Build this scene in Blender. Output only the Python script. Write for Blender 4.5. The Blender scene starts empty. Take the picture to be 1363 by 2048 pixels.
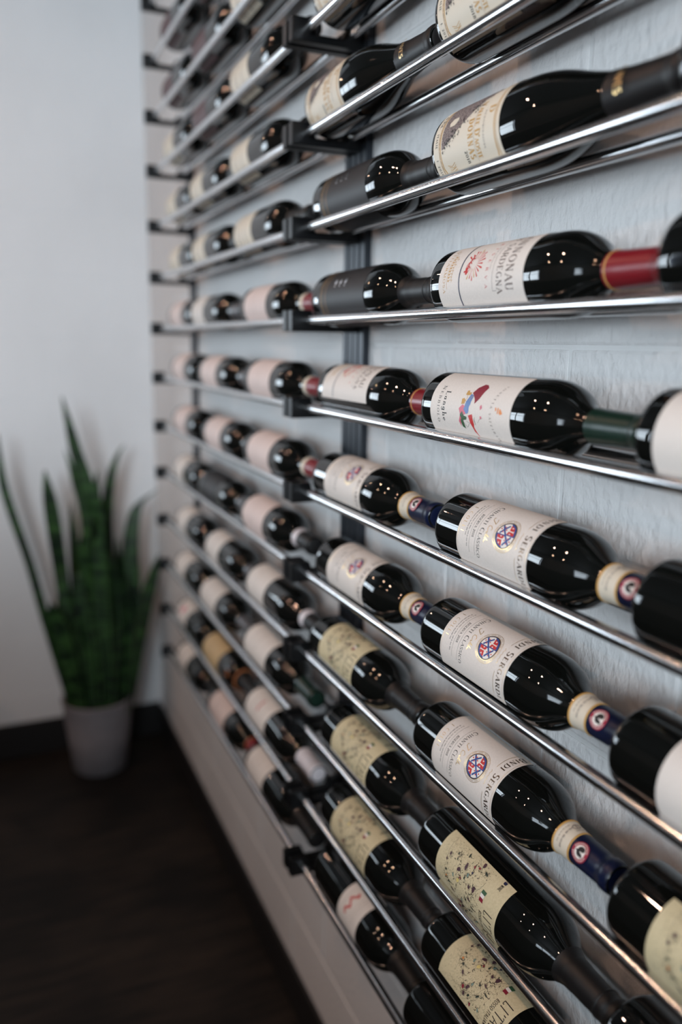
import bpy, bmesh, math, random
from mathutils import Matrix, Vector
random.seed(7)
PI = math.pi
SC = bpy.context.scene
COL = SC.collection

# ------------------------------------------------------------------ camera
cd = bpy.data.cameras.new('camera')
cam = bpy.data.objects.new('camera', cd); COL.objects.link(cam)
R3 = Matrix([[0.91693, 0.067551, -0.393288], [-0.398806, 0.189379, -0.897268], [0.013869, 0.979578, 0.200587]])
m4 = R3.to_4x4(); m4.translation = Vector((-0.45, 0.0, 1.44))
cam.matrix_world = m4
cd.sensor_fit = 'VERTICAL'; cd.sensor_height = 36.0; cd.sensor_width = 24.0
cd.lens = 1640.0 / 2048.0 * 36.0
cd.clip_start = 0.02; cd.clip_end = 60
cd.dof.use_dof = True; cd.dof.focus_distance = 0.865; cd.dof.aperture_fstop = 1.85
SC.camera = cam

# ------------------------------------------------------------------ world, lights, exposure
SC.view_settings.view_transform = 'Standard'
SC.view_settings.look = 'None'
SC.view_settings.exposure = 0.2
SC.view_settings.gamma = 1.0
SC.view_settings.use_curve_mapping = False
w = bpy.data.worlds.new('world'); SC.world = w; w.use_nodes = True
w.node_tree.nodes['Background'].inputs[0].default_value = (0.62, 0.76, 1.0, 1)
w.node_tree.nodes['Background'].inputs[1].default_value = 1.0

def area(name, loc, direction, sx, sy, power, color, shape='RECTANGLE', spread=180):
    l = bpy.data.lights.new(name, 'AREA'); l.shape = shape; l.size = sx; l.size_y = sy
    l.energy = power; l.color = color; l.spread = math.radians(spread)
    o = bpy.data.objects.new(name, l); COL.objects.link(o)
    o.location = loc
    o.rotation_euler = Vector(direction).to_track_quat('-Z', 'Y').to_euler()
    return o
COOL = (0.79, 0.91, 1.0)
# daylight through the glazing: end of the room, side of the room, behind the photographer
area('daylight_end', (-2.2, 7.93, 1.6), (0, -1, 0), 2.0, 1.4, 90, COOL)
area('daylight_side', (-3.33, 5.6, 1.6), (1, 0, 0), 3.6, 1.3, 125, COOL)
area('daylight_back', (-2.3, -2.43, 1.95), (0, 1, 0), 1.6, 1.1, 150, COOL)
area('daylight_front', (-3.33, -1.3, 1.65), (1, 0, 0), 1.5, 1.2, 34, COOL)
LAMPS = [(-1.7, 4.5), (-2.6, 6.6), (-1.3, 2.0), (-1.3, 0.9), (-1.3, -0.5), (-2.7, 0.9), (-2.7, 2.3)]
WARM = (1.0, 0.64, 0.46)
LAMP_W = 6.0

# ------------------------------------------------------------------ helpers
def srgb(r, g, b):
    f = lambda c: (c / 255.0 / 12.92) if c / 255.0 <= 0.04045 else ((c / 255.0 + 0.055) / 1.055) ** 2.4
    return (f(r), f(g), f(b), 1.0)

def mat(name, col, rough=0.5, metal=0.0, spec=0.5, coat=0.0):
    m = bpy.data.materials.new(name); m.use_nodes = True
    b = m.node_tree.nodes['Principled BSDF']
    b.inputs['Base Color'].default_value = col
    b.inputs['Roughness'].default_value = rough
    b.inputs['Metallic'].default_value = metal
    b.inputs['Specular IOR Level'].default_value = spec
    b.inputs['Coat Weight'].default_value = coat
    return m

def noise_mat(name, c1, c2, scale, rough=0.5, bump=0.0, bscale=100.0, stretch=(1, 1, 1), bdist=0.002, detail=4, metal=0.0, world=True, lo=0.35, hi=0.65):
    m = mat(name, c1, rough, metal)
    nt = m.node_tree; N = nt.nodes; L = nt.links; b = N['Principled BSDF']
    if world:
        g = N.new('ShaderNodeNewGeometry'); src = g.outputs['Position']
    else:
        g = N.new('ShaderNodeTexCoord'); src = g.outputs['Object']
    mp = N.new('ShaderNodeMapping'); mp.inputs['Scale'].default_value = stretch
    L.new(src, mp.inputs['Vector'])
    n = N.new('ShaderNodeTexNoise'); n.inputs['Scale'].default_value = scale; n.inputs['Detail'].default_value = detail
    L.new(mp.outputs[0], n.inputs['Vector'])
    r = N.new('ShaderNodeValToRGB')
    r.color_ramp.elements[0].position = lo; r.color_ramp.elements[1].position = hi
    r.color_ramp.elements[0].color = c1; r.color_ramp.elements[1].color = c2
    L.new(n.outputs['Fac'], r.inputs['Fac']); L.new(r.outputs['Color'], b.inputs['Base Color'])
    if bump:
        n2 = N.new('ShaderNodeTexNoise'); n2.inputs['Scale'].default_value = bscale; n2.inputs['Detail'].default_value = 5
        L.new(mp.outputs[0], n2.inputs['Vector'])
        bp = N.new('ShaderNodeBump'); bp.inputs['Strength'].default_value = bump; bp.inputs['Distance'].default_value = bdist
        L.new(n2.outputs['Fac'], bp.inputs['Height']); L.new(bp.outputs['Normal'], b.inputs['Normal'])
    return m

def mesh_from(name, verts, faces, m=None, smooth=False):
    me = bpy.data.meshes.new(name); me.from_pydata(verts, [], faces); me.update()
    if m: me.materials.append(m)
    if smooth:
        for p in me.polygons: p.use_smooth = True
    return me

def link(name, me, parent=None, loc=(0, 0, 0)):
    o = bpy.data.objects.new(name, me); COL.objects.link(o); o.location = loc
    if parent: o.parent = parent
    return o

def empty(name, loc=(0, 0, 0)):
    o = bpy.data.objects.new(name, None); COL.objects.link(o); o.location = loc
    o.empty_display_size = 0.05
    return o

def tag(o, label=None, cat=None, group=None, kind=None):
    if label: o['label'] = label
    if cat: o['category'] = cat
    if group: o['group'] = group
    if kind: o['kind'] = kind
    return o

def box_mesh(name, x0, x1, y0, y1, z0, z1, m, bevel=0.0, seg=1):
    bm = bmesh.new()
    bmesh.ops.create_cube(bm, size=1.0)
    for v in bm.verts:
        v.co = Vector(((x0 + x1) / 2 + v.co.x * (x1 - x0), (y0 + y1) / 2 + v.co.y * (y1 - y0), (z0 + z1) / 2 + v.co.z * (z1 - z0)))
    if bevel: bmesh.ops.bevel(bm, geom=bm.edges[:], offset=bevel, segments=seg, affect='EDGES', profile=0.6)
    me = bpy.data.meshes.new(name); bm.to_mesh(me); bm.free(); me.materials.append(m)
    return me

def prism_y(name, poly, y0, y1, m, bevel=0.0):
    """outline in the x-z plane extruded along y"""
    bm = bmesh.new()
    a = [bm.verts.new((x, y0, z)) for x, z in poly]; b = [bm.verts.new((x, y1, z)) for x, z in poly]
    bm.faces.new(a); bm.faces.new(list(reversed(b))); n = len(poly)
    for i in range(n): bm.faces.new((a[i], b[i], b[(i + 1) % n], a[(i + 1) % n]))
    bmesh.ops.recalc_face_normals(bm, faces=bm.faces[:])
    if bevel: bmesh.ops.bevel(bm, geom=bm.edges[:], offset=bevel, segments=1, affect='EDGES')
    me = bpy.data.meshes.new(name); bm.to_mesh(me); bm.free(); me.materials.append(m)
    return me

# ------------------------------------------------------------------ materials
def wall_paint(name, col, strength):
    m = noise_mat(name, col, tuple(c * 0.93 for c in col[:3]) + (1,), 3.0, rough=0.55, bump=strength, bscale=95.0, stretch=(1, 1, 0.75), bdist=0.0035)
    nt = m.node_tree; N = nt.nodes; L = nt.links
    b = N['Principled BSDF']; bp = [n for n in N if n.type == 'BUMP'][0]
    mp = [n for n in N if n.type == 'MAPPING'][0]
    # sagging paint wrinkles, patchy
    n3 = N.new('ShaderNodeTexNoise'); n3.inputs['Scale'].default_value = 230.0; n3.inputs['Detail'].default_value = 3
    n3.inputs['Distortion'].default_value = 0.7
    mp3 = N.new('ShaderNodeMapping'); mp3.inputs['Scale'].default_value = (1, 1, 0.35)
    L.new(mp.inputs['Vector'].links[0].from_socket, mp3.inputs['Vector']); L.new(mp3.outputs[0], n3.inputs['Vector'])
    b2 = N.new('ShaderNodeBump'); b2.inputs['Strength'].default_value = strength * 0.6; b2.inputs['Distance'].default_value = 0.0015
    L.new(n3.outputs['Fac'], b2.inputs['Height']); L.new(bp.outputs['Normal'], b2.inputs['Normal'])
    L.new(b2.outputs['Normal'], b.inputs['Normal'])
    return m
M_WALL = wall_paint('white_painted_block', srgb(224, 222, 221), 0.9)
M_WALLB = wall_paint('white_painted_joint', srgb(222, 221, 220), 0.3)
M_FAR = wall_paint('white_painted_far', srgb(232, 234, 236), 0.15)
M_BASE = mat('black_vinyl', srgb(22, 21, 22), 0.6)
M_CEIL = mat('ceiling_grey', srgb(70, 69, 70), 0.9)
M_ROOM = mat('room_wall', srgb(105, 102, 100), 0.9)
M_FRAME = mat('window_frame_dark', srgb(40, 40, 42), 0.4)
M_BLACK = noise_mat('black_satin_steel', srgb(8, 9, 11), srgb(12, 13, 15), 60, rough=0.4, world=False)
M_BLACK.node_tree.nodes['Principled BSDF'].inputs['Specular IOR Level'].default_value = 0.3
M_STRUT = mat('black_anodised', srgb(52, 56, 62), 0.36, metal=0.6)
M_CHROME = mat('polished_chrome', (0.70, 0.70, 0.71, 1), 0.19, metal=1.0)
M_GLASS = mat('dark_bottle_glass', (0.0035, 0.004, 0.0035, 1), 0.025, spec=0.62)
M_CAPBLK = noise_mat('black_capsule', srgb(9, 8, 9), srgb(13, 12, 13), 300, rough=0.5, world=False)
M_CAPRED = mat('red_capsule', srgb(125, 18, 30), 0.33)
M_CAPGRN = mat('green_capsule', srgb(14, 40, 30), 0.33)
M_CAPNAVY = mat('navy_capsule', srgb(10, 20, 50), 0.38, spec=0.35)
M_CAPGREY = mat('grey_capsule', srgb(96, 95, 98), 0.35, metal=0.4)
M_CAPPALE = mat('pale_capsule', srgb(214, 208, 212), 0.4)
M_CREAM = mat('cream_paper', srgb(214, 204, 186), 0.6)
M_PAPER = noise_mat('label_paper_white', srgb(228, 221, 214), srgb(222, 215, 208), 500, rough=0.6, bump=0.08, bscale=1200, bdist=0.0004, world=False)
M_PINK = mat('label_paper_pink', srgb(222, 204, 198), 0.6)
M_BEIGE = mat('label_paper_beige', srgb(222, 212, 194), 0.55)
M_TAN = mat('label_paper_tan', srgb(200, 172, 128), 0.6)
M_DUSK = mat('label_paper_red', srgb(92, 66, 68), 0.6)
M_MAP = noise_mat('label_paper_map', srgb(216, 204, 168), srgb(205, 193, 156), 420, rough=0.62, world=False)
M_CHAR = mat('label_charcoal', srgb(31, 29, 31), 0.55)
M_INK = mat('ink_black', srgb(30, 27, 28), 0.6)
M_BROWN = mat('ink_brown', srgb(88, 66, 58), 0.6)
M_GREY = mat('ink_grey', srgb(140, 132, 128), 0.6)
M_BRONZE = mat('bronze_foil', (0.16, 0.10, 0.06, 1), 0.3, metal=0.85)
M_GOLD = mat('gold_foil', (0.80, 0.56, 0.26, 1), 0.33, metal=0.9)
M_OCHRE = mat('ink_ochre', srgb(196, 152, 84), 0.5)
M_RED = mat('ink_red', srgb(196, 44, 44), 0.5)
M_DRED = mat('ink_dark_red', srgb(136, 32, 52), 0.5)
M_PINKI = mat('ink_pink', srgb(208, 104, 124), 0.5)
M_BLUE = mat('ink_blue', srgb(40, 72, 140), 0.5)
M_LBLUE = mat('ink_light_blue', srgb(98, 132, 184), 0.5)
M_NAVY = mat('ink_navy', srgb(26, 34, 72), 0.5)
M_GREEN = mat('ink_green', srgb(56, 92, 60), 0.5)
M_ORANGE = mat('ink_orange', srgb(222, 132, 52), 0.5)
M_WHITE = mat('ink_white', srgb(236, 230, 224), 0.5)
M_SILVER = mat('silver_foil', (0.85, 0.85, 0.88, 1), 0.22, metal=1.0)
M_TAUPE = noise_mat('ink_taupe', srgb(96, 84, 84), srgb(150, 138, 134), 700, rough=0.6, world=False, lo=0.42, hi=0.58)
M_CORD = mat('brown_cord', srgb(150, 88, 44), 0.7)
M_PLUM = mat('ink_plum', srgb(78, 52, 62), 0.55)
M_TEAL = mat('ink_teal', srgb(120, 148, 140), 0.55)
M_DGREEN = mat('ink_dark_green', srgb(36, 52, 44), 0.55)
M_YEL = mat('ink_yellow', srgb(224, 206, 132), 0.55)

def floor_mat():
    m = mat('dark_wood_floor', srgb(30, 27, 26), 0.42)
    nt = m.node_tree; N = nt.nodes; L = nt.links; b = N['Principled BSDF']
    g = N.new('ShaderNodeNewGeometry')
    mp = N.new('ShaderNodeMapping'); mp.inputs['Scale'].default_value = (1.6, 14, 1); mp.inputs['Rotation'].default_value = (0, 0, math.radians(-8))
    L.new(g.outputs['Position'], mp.inputs['Vector'])
    n = N.new('ShaderNodeTexNoise'); n.inputs['Scale'].default_value = 3.0; n.inputs['Detail'].default_value = 6; n.inputs['Roughness'].default_value = 0.6
    L.new(mp.outputs[0], n.inputs['Vector'])
    n2 = N.new('ShaderNodeTexNoise'); n2.inputs['Scale'].default_value = 2.2; n2.inputs['Detail'].default_value = 3
    L.new(g.outputs['Position'], n2.inputs['Vector'])
    mul = N.new('ShaderNodeMath'); mul.operation = 'MULTIPLY'
    L.new(n.outputs['Fac'], mul.inputs[0]); L.new(n2.outputs['Fac'], mul.inputs[1])
    r = N.new('ShaderNodeValToRGB')
    r.color_ramp.elements[0].position = 0.18; r.color_ramp.elements[0].color = srgb(15, 14, 14)
    r.color_ramp.elements[1].position = 0.42; r.color_ramp.elements[1].color = srgb(52, 44, 38)
    L.new(mul.outputs[0], r.inputs['Fac']); L.new(r.outputs['Color'], b.inputs['Base Color'])
    b.inputs['Specular IOR Level'].default_value = 0.25
    b.inputs['Roughness'].default_value = 0.6
    return m
M_FLOOR = floor_mat()

# ------------------------------------------------------------------ the room
XW = 0.097          # face of the block wall that carries the racks
YF = 2.885          # face of the block wall at the end
X0, Y0, Y1, ZC = -3.4, -2.5, 8.0, 3.0
def struct(name, me, parent=None):
    o = link(name, me, parent); o['kind'] = 'structure'; return o
struct('floor', box_mesh('floor', X0 - .2, XW + .25, Y0 - .2, Y1 + .2, -0.1, 0.0, M_FLOOR))
ceil = struct('ceiling', box_mesh('ceiling', X0 - .2, XW + .25, Y0 - .2, Y1 + .2, ZC, ZC + .1, M_CEIL))
wr = struct('wall_right', box_mesh('wall_right', XW + .0016, XW + .2, Y0, Y1, 0, ZC, M_WALLB))
wf = struct('wall_far', box_mesh('wall_far', -0.72, XW + .0015, YF + .0016, YF + .2, 0, ZC, M_FAR))
# concrete blocks, 40 x 20 cm, with shallow joints
ZJ = 0.24           # a bed joint lies at this height (mod 0.2)
JT = 0.004
def block_mesh(name, length, m):
    return box_mesh(name, 0, 0.03, JT / 2, length - JT / 2, JT / 2, 0.2 - JT / 2, m, bevel=0.0035, seg=2)
cache = {}
def clip_z(k):
    z0 = ZJ - 0.2 + 0.2 * k
    return z0
for k in range(0, 15):
    z0 = 0.04 + 0.2 * k
    if z0 + 0.2 > ZC + .001: continue
    off = 0.68 if k % 2 == 0 else 0.90
    y = off - 0.4 * 3
    while y < YF - 0.01:
        ya, yb = max(y, -0.4), min(y + 0.4, YF)
        L_ = round(yb - ya, 3)
        if L_ > 0.03:
            key = ('r', L_)
            if key not in cache: cache[key] = block_mesh('block', L_, M_WALL)
            link('block', cache[key], wr, (XW, ya, z0))
        y += 0.4
    off = -0.25 if k % 2 == 0 else -0.05
    x = off - 0.4 * 2
    while x < XW - 0.001:
        xa, xb = max(x, -0.72), min(x + 0.4, XW)
        L_ = round(xb - xa, 3)
        if L_ > 0.02:
            key = ('f', L_)
            if key not in cache:
                cache[key] = box_mesh('block', JT / 2, L_ - JT / 2, 0, 0.03, JT / 2, 0.2 - JT / 2, M_FAR, bevel=0.003, seg=2)
            link('block', cache[key], wf, (xa, YF, z0))
        x += 0.4
struct('baseboard_right', box_mesh('baseboard_right', XW - .008, XW + .002, Y0, YF, 0, 0.105, M_BASE, bevel=.002))
struct('baseboard_far', box_mesh('baseboard_far', -0.72, XW - .008, YF - .008, YF + .002, 0, 0.125, M_BASE, bevel=.002))

def wall_with_opening(name, axis, pos, thick, a0, a1, o0, o1, z0, z1, m):
    """wall slab of four pieces round one opening; axis 'x' runs along x, 'y' along y"""
    bm = bmesh.new()
    def bx(u0, u1, w0, w1):
        c = bmesh.ops.create_cube(bm, size=1.0)['verts']
        for v in c:
            u = (u0 + u1) / 2 + v.co.x * (u1 - u0); t = pos + v.co.y * thick; z = (w0 + w1) / 2 + v.co.z * (w1 - w0)
            v.co = Vector((u, t, z)) if axis == 'x' else Vector((t, u, z))
    bx(a0, o0, 0, ZC); bx(o1, a1, 0, ZC); bx(o0, o1, 0, z0); bx(o0, o1, z1, ZC)
    bmesh.ops.recalc_face_normals(bm, faces=bm.faces[:])
    me = bpy.data.meshes.new(name); bm.to_mesh(me); bm.free(); me.materials.append(m)
    return struct(name, me)
def window(name, axis, pos, a0, a1, z0, z1, n):
    bm = bmesh.new(); t = 0.06
    def bx(u0, u1, w0, w1):
        c = bmesh.ops.create_cube(bm, size=1.0)['verts']
        for v in c:
            u = (u0 + u1) / 2 + v.co.x * (u1 - u0); q = pos + v.co.y * t; z = (w0 + w1) / 2 + v.co.z * (w1 - w0)
            v.co = Vector((u, q, z)) if axis == 'x' else Vector((q, u, z))
    f = 0.05
    bx(a0, a1, z0, z0 + f); bx(a0, a1, z1 - f, z1)
    for i in range(n + 1):
        c = a0 + (a1 - a0) * i / n
        bx(max(a0, c - f / 2), min(a1, c + f / 2), z0, z1)
    bx(a0, a1, z0 + (z1 - z0) * .68 - .02, z0 + (z1 - z0) * .68 + .02)
    me = bpy.data.meshes.new(name); bm.to_mesh(me); bm.free(); me.materials.append(M_FRAME)
    struct(name, me)
wall_with_opening('wall_end', 'x', Y1 + .05, .1, X0, XW, -3.2, -1.2, .9, 2.3, M_ROOM)
window('window_1', 'x', Y1 - .12, -3.2, -1.2, .9, 2.3, 2)
wall_with_opening('wall_left', 'y', X0 - .05, .1, 1.5, Y1, 3.8, 7.4, .95, 2.25, M_ROOM)
wall_with_opening('wall_left_front', 'y', X0 - .05, .1, Y0, 1.5, -2.05, -.55, 1.05, 2.25, M_ROOM)
window('window_4', 'y', X0 + .12, -2.05, -.55, 1.05, 2.25, 2)
window('window_2', 'y', X0 + .12, 3.8, 7.4, .95, 2.25, 3)
wall_with_opening('wall_back', 'x', Y0 - .05, .1, X0, XW, -3.1, -1.5, 1.4, 2.5, M_ROOM)
window('window_3', 'x', Y0 + .12, -3.1, -1.5, 1.4, 2.5, 2)

# chest-high blocker added out of frame to keep window light off the lower walls
struct('light_blocker', prism_y('light_blocker', [(-1.26, 0), (-1.26, 1.2), (-1.36, 1.2), (-1.36, 0)], -1.1, 6.6, M_ROOM))
struct('light_blocker_return', prism_y('light_blocker_return', [(-1.26, 0), (-1.26, 1.3), (XW - .002, 1.3), (XW - .002, 0)], -1.1, -1.0, M_ROOM))
# recessed ceiling lamps (outside the frame, seen as dots in the glass)
ringm = None
for i, (x, y) in enumerate(LAMPS):
    if ringm is None:
        vs, fs = [], []
        for k in range(24):
            a = 2 * PI * k / 24
            for r, z in ((.045, 0), (.062, 0), (.066, -.004), (.06, -.03), (.045, -.03)):
                vs.append((r * math.cos(a), r * math.sin(a), z))
        for k in range(24):
            for j in range(5):
                a, b = k * 5 + j, k * 5 + (j + 1) % 5; c, d = ((k + 1) % 24) * 5 + (j + 1) % 5, ((k + 1) % 24) * 5 + j
                fs.append((a, b, c, d))
        ringm = mesh_from('lamp_ring', vs, fs, M_FRAME)
    link('downlight', ringm, ceil, (x, y, ZC))
    area('lamp_light', (x, y, ZC - .02), (0.12, 0, -1), 0.075, 0.075, LAMP_W, WARM, 'DISK')

# ------------------------------------------------------------------ racks
ROWS = {0: 1.8679, 1: 1.7328, 2: 1.6044, 3: 1.4737, 4: 1.3451, 5: 1.2147, 6: 1.0871, 7: .9539, 8: .8258, 9: .6929, 10: .5666,
        -1: 1.998, -2: 2.128, -3: 2.258}
ROD_R, XR = 0.0064, 0.068
ZT, ZB = 2.34, 0.535
BR = [(-.022, -.016), (-.022, .015), (.009, .015), (.014, -.005), (.054, -.005), (.060, .009), (.0862, .009), (.0862, -.016)]
def make_rack(name, y0, y1, label, group):
    root = empty(name, (0, y0, ZB)); tag(root, label, 'wine rack', group)
    inv = Vector((0, -y0, -ZB))
    def P(n, me): 
        o = link(n, me, root); o.location = inv; return o
    # posts on the wall: a channel with two ribs and a groove
    for ya in (y0 + .002, y1 - .038):
        c = [(.0858, 0), (.0858, .015), (.0885, .0155), (.0885, .0205), (.0858, .021), (.0858, .036), (XW - .0003, .036), (XW - .0003, 0)]
        bm = bmesh.new()
        a = [bm.verts.new((x, ya + y, ZB)) for x, y in c]; b = [bm.verts.new((x, ya + y, ZT)) for x, y in c]
        bm.faces.new(a); bm.faces.new(b[::-1])
        for i in range(len(c)): bm.faces.new((a[i], b[i], b[(i + 1) % len(c)], a[(i + 1) % len(c)]))
        bmesh.ops.recalc_face_normals(bm, faces=bm.faces[:])
        me = bpy.data.meshes.new('post'); bm.to_mesh(me); bm.free(); me.materials.append(M_STRUT)
        P('post', me)
    bmsh = [prism_y('bracket', BR, ya, ya + .017, M_BLACK, bevel=.0012) for ya in (y0 + .004, y1 - .021)]
    capm = prism_y('coupler', [(-.015, -.012), (-.015, .010), (.082, -.008), (.082, -.012)], 0, .005, M_BLACK)
    # rods
    def rod():
        vs, fs = [], []; n = 20
        for i in range(n):
            a = 2 * PI * i / n
            vs.append((ROD_R * math.cos(a), y0 + .018, ROD_R * math.sin(a))); vs.append((ROD_R * math.cos(a), y1 - .018, ROD_R * math.sin(a)))
        for i in range(n):
            j = (i + 1) % n; fs.append((2 * i, 2 * i + 1, 2 * j + 1, 2 * j))
        return mesh_from('rod', vs, fs, M_CHROME, True)
    rm = rod()
    for r in sorted(ROWS):
        z = ROWS[r]
        for me in bmsh:
            o = P('bracket', me); o.location = inv + Vector((0, 0, z))
        for x in (0, XR):
            o = P('rod', rm); o.location = inv + Vector((x, 0, z))
    return root
YM = 1.187
make_rack('wine_rack', YM, 2.262, 'chrome and black wall wine rack farther away, next to the corner and plant', 'wall wine racks')
make_rack('wine_rack', 0.127, YM, 'chrome and black wall wine rack nearest the camera, running out of frame', 'wall wine racks')

# ------------------------------------------------------------------ bottle meshes (local: base centre at origin, neck towards -y)
def lathe(name, prof, seg, m, cuts=None):
    vs, fs = [], []
    for a, r in prof:
        for i in range(seg):
            t = 2 * PI * i / seg
            vs.append((-r * math.cos(t), -a, r * math.sin(t)))
    n = len(prof)
    for j in range(n - 1):
        for i in range(seg):
            k = (i + 1) % seg
            fs.append((j * seg + i, j * seg + k, (j + 1) * seg + k, (j + 1) * seg + i))
    me = mesh_from(name, vs, fs, m, True)
    bm = bmesh.new(); bm.from_mesh(me)
    bmesh.ops.remove_doubles(bm, verts=bm.verts[:], dist=1e-6)
    bmesh.ops.recalc_face_normals(bm, faces=bm.faces[:])
    bm.to_mesh(me); bm.free()
    for p in me.polygons: p.use_smooth = True
    return me
def smooth_prof(pts, k=3):
    """Catmull-Rom through the profile points"""
    out = []
    P = [pts[0]] + pts + [pts[-1]]
    for i in range(1, len(P) - 2):
        for s in range(k):
            t = s / k
            q = []
            for d in (0, 1):
                a, b, c, e = P[i - 1][d], P[i][d], P[i + 1][d], P[i + 2][d]
                q.append(0.5 * (2 * b + (c - a) * t + (2 * a - 5 * b + 4 * c - e) * t * t + (3 * b - a - 3 * c + e) * t ** 3))
            out.append((q[0], max(0, q[1])))
    out.append(pts[-1]); return out
BASE = [(.018, 0.0), (.016, .010), (.008, .022), (.002, .029), (0, .0315), (.0006, .0345), (.0035, .0370), (.008, .038)]
BORD = BASE + [(.03, .038), (.1, .038), (.17, .038), (.186, .0379), (.197, .0371), (.207, .0350), (.216, .0315), (.224, .0268), (.231, .0218), (.238, .0178), (.246, .0157), (.258, .0149), (.28, .0143), (.300, .0140), (.301, .0152), (.306, .0154), (.3125, .0148), (.3135, .012), (.3138, 0)]
def swell(p, k): return [(a, r * k) for a, r in p]
BURG = [(a, r * .041 / .038) for a, r in BASE] + [(.03, .041), (.08, .041), (.12, .041), (.140, .0405), (.158, .0388), (.175, .0355), (.190, .0312), (.205, .0265), (.220, .0224), (.236, .0190), (.255, .0168), (.28, .0154), (.300, .0148), (.301, .016), (.307, .0162), (.3125, .0155), (.3135, .012), (.3138, 0)]
GL = {'bord': lathe('bottle_glass', smooth_prof(BORD), 56, M_GLASS), 'burg': lathe('bottle_glass', smooth_prof(BURG), 56, M_GLASS)}

def prof_r(prof, a):
    for i in range(len(prof) - 1):
        if prof[i][0] <= a <= prof[i + 1][0] and i > 3:
            t = (a - prof[i][0]) / max(1e-9, prof[i + 1][0] - prof[i][0])
            return prof[i][1] + t * (prof[i + 1][1] - prof[i][1])
    return prof[-2][1]
def sleeve(name, kind, a0, a1, m, off=.0005, seg=40, rings=8, cap=False, wrinkle=0.0):
    P = BORD if kind == 'bord' else BURG
    pr = []
    a_s = sorted(set([a0 + (a1 - a0) * i / rings for i in range(rings + 1)] + [a for a, r in P[8:] if a0 < a < a1]))
    for i, a in enumerate(a_s):
        pr.append((a, prof_r(P, a) + off + (wrinkle * math.sin(i * 2.1) if wrinkle else 0)))
    if cap: pr += [(a1 + .0008, prof_r(P, a1) * .8), (a1 + .001, 0)]
    else: pr = [(a0, prof_r(P, a0))] + pr + [(a1, prof_r(P, a1))]
    return lathe(name, pr, seg, m)

# --- flat print wrapped on a cylinder: collect quads in (u, v) and wrap them
class Print:
    def __init__(s, R): s.R = R; s.v = []; s.f = []
    def pt(s, u, v, h):
        t = -u / s.R; r = s.R + h
        s.v.append((-r * math.cos(t), -v, r * math.sin(t))); return len(s.v) - 1
    def face(s, pts, h):
        s.f.append([s.pt(u, v, h) for u, v in pts])
    def patch(s, u0, u1, v0, v1, h=.0003, nu=40, nv=2):
        idx = [[s.pt(u0 + (u1 - u0) * i / nu, v0 + (v1 - v0) * j / nv, h) for i in range(nu + 1)] for j in range(nv + 1)]
        for j in range(nv):
            for i in range(nu): s.f.append((idx[j][i], idx[j][i + 1], idx[j + 1][i + 1], idx[j + 1][i]))
    def line(s, p, q, w, h=.0005, w2=None):
        if w2 is None: w2 = w
        dx, dy = q[0] - p[0], q[1] - p[1]; L = math.hypot(dx, dy)
        if L < 1e-9: return
        n = max(1, int(L / .004)); nx, ny = -dy / L / 2, dx / L / 2
        for i in range(n):
            a, b = i / n, (i + 1) / n; wa, wb = w + (w2 - w) * a, w + (w2 - w) * b
            A = (p[0] + dx * a, p[1] + dy * a); B = (p[0] + dx * b, p[1] + dy * b)
            s.face([(A[0] + nx * wa, A[1] + ny * wa), (A[0] - nx * wa, A[1] - ny * wa), (B[0] - nx * wb, B[1] - ny * wb), (B[0] + nx * wb, B[1] + ny * wb)], h)
    def poly(s, pts, w, h=.0005, closed=False):
        for a, b in zip(pts, pts[1:] + (pts[:1] if closed else [])): s.line(a, b, w, h)
    def blob(s, pts, h=.0005, rings=3):
        cx = sum(p[0] for p in pts) / len(pts); cy = sum(p[1] for p in pts) / len(pts)
        n = len(pts); R = []
        for k in range(1, rings + 1):
            f = k / rings; R.append([s.pt(cx + (p[0] - cx) * f, cy + (p[1] - cy) * f, h) for p in pts])
        c = s.pt(cx, cy, h)
        for i in range(n):
            s.f.append((c, R[0][i], R[0][(i + 1) % n]))
            for k in range(rings - 1): s.f.append((R[k][i], R[k + 1][i], R[k + 1][(i + 1) % n], R[k][(i + 1) % n]))
    def ellipse(s, cx, cy, rx, ry, h=.0005, n=28, rings=4):
        s.blob([(cx + rx * math.cos(2 * PI * i / n), cy + ry * math.sin(2 * PI * i / n)) for i in range(n)], h, rings)
    def ring(s, cx, cy, rx, ry, w, h=.0005, n=36, a0=0, a1=2 * PI):
        pts = [(cx + rx * math.cos(a0 + (a1 - a0) * i / n), cy + ry * math.sin(a0 + (a1 - a0) * i / n)) for i in range(n + 1)]
        s.poly(pts, w, h)
    def mesh(s, name, m): return mesh_from(name, s.v, s.f, m)

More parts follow.
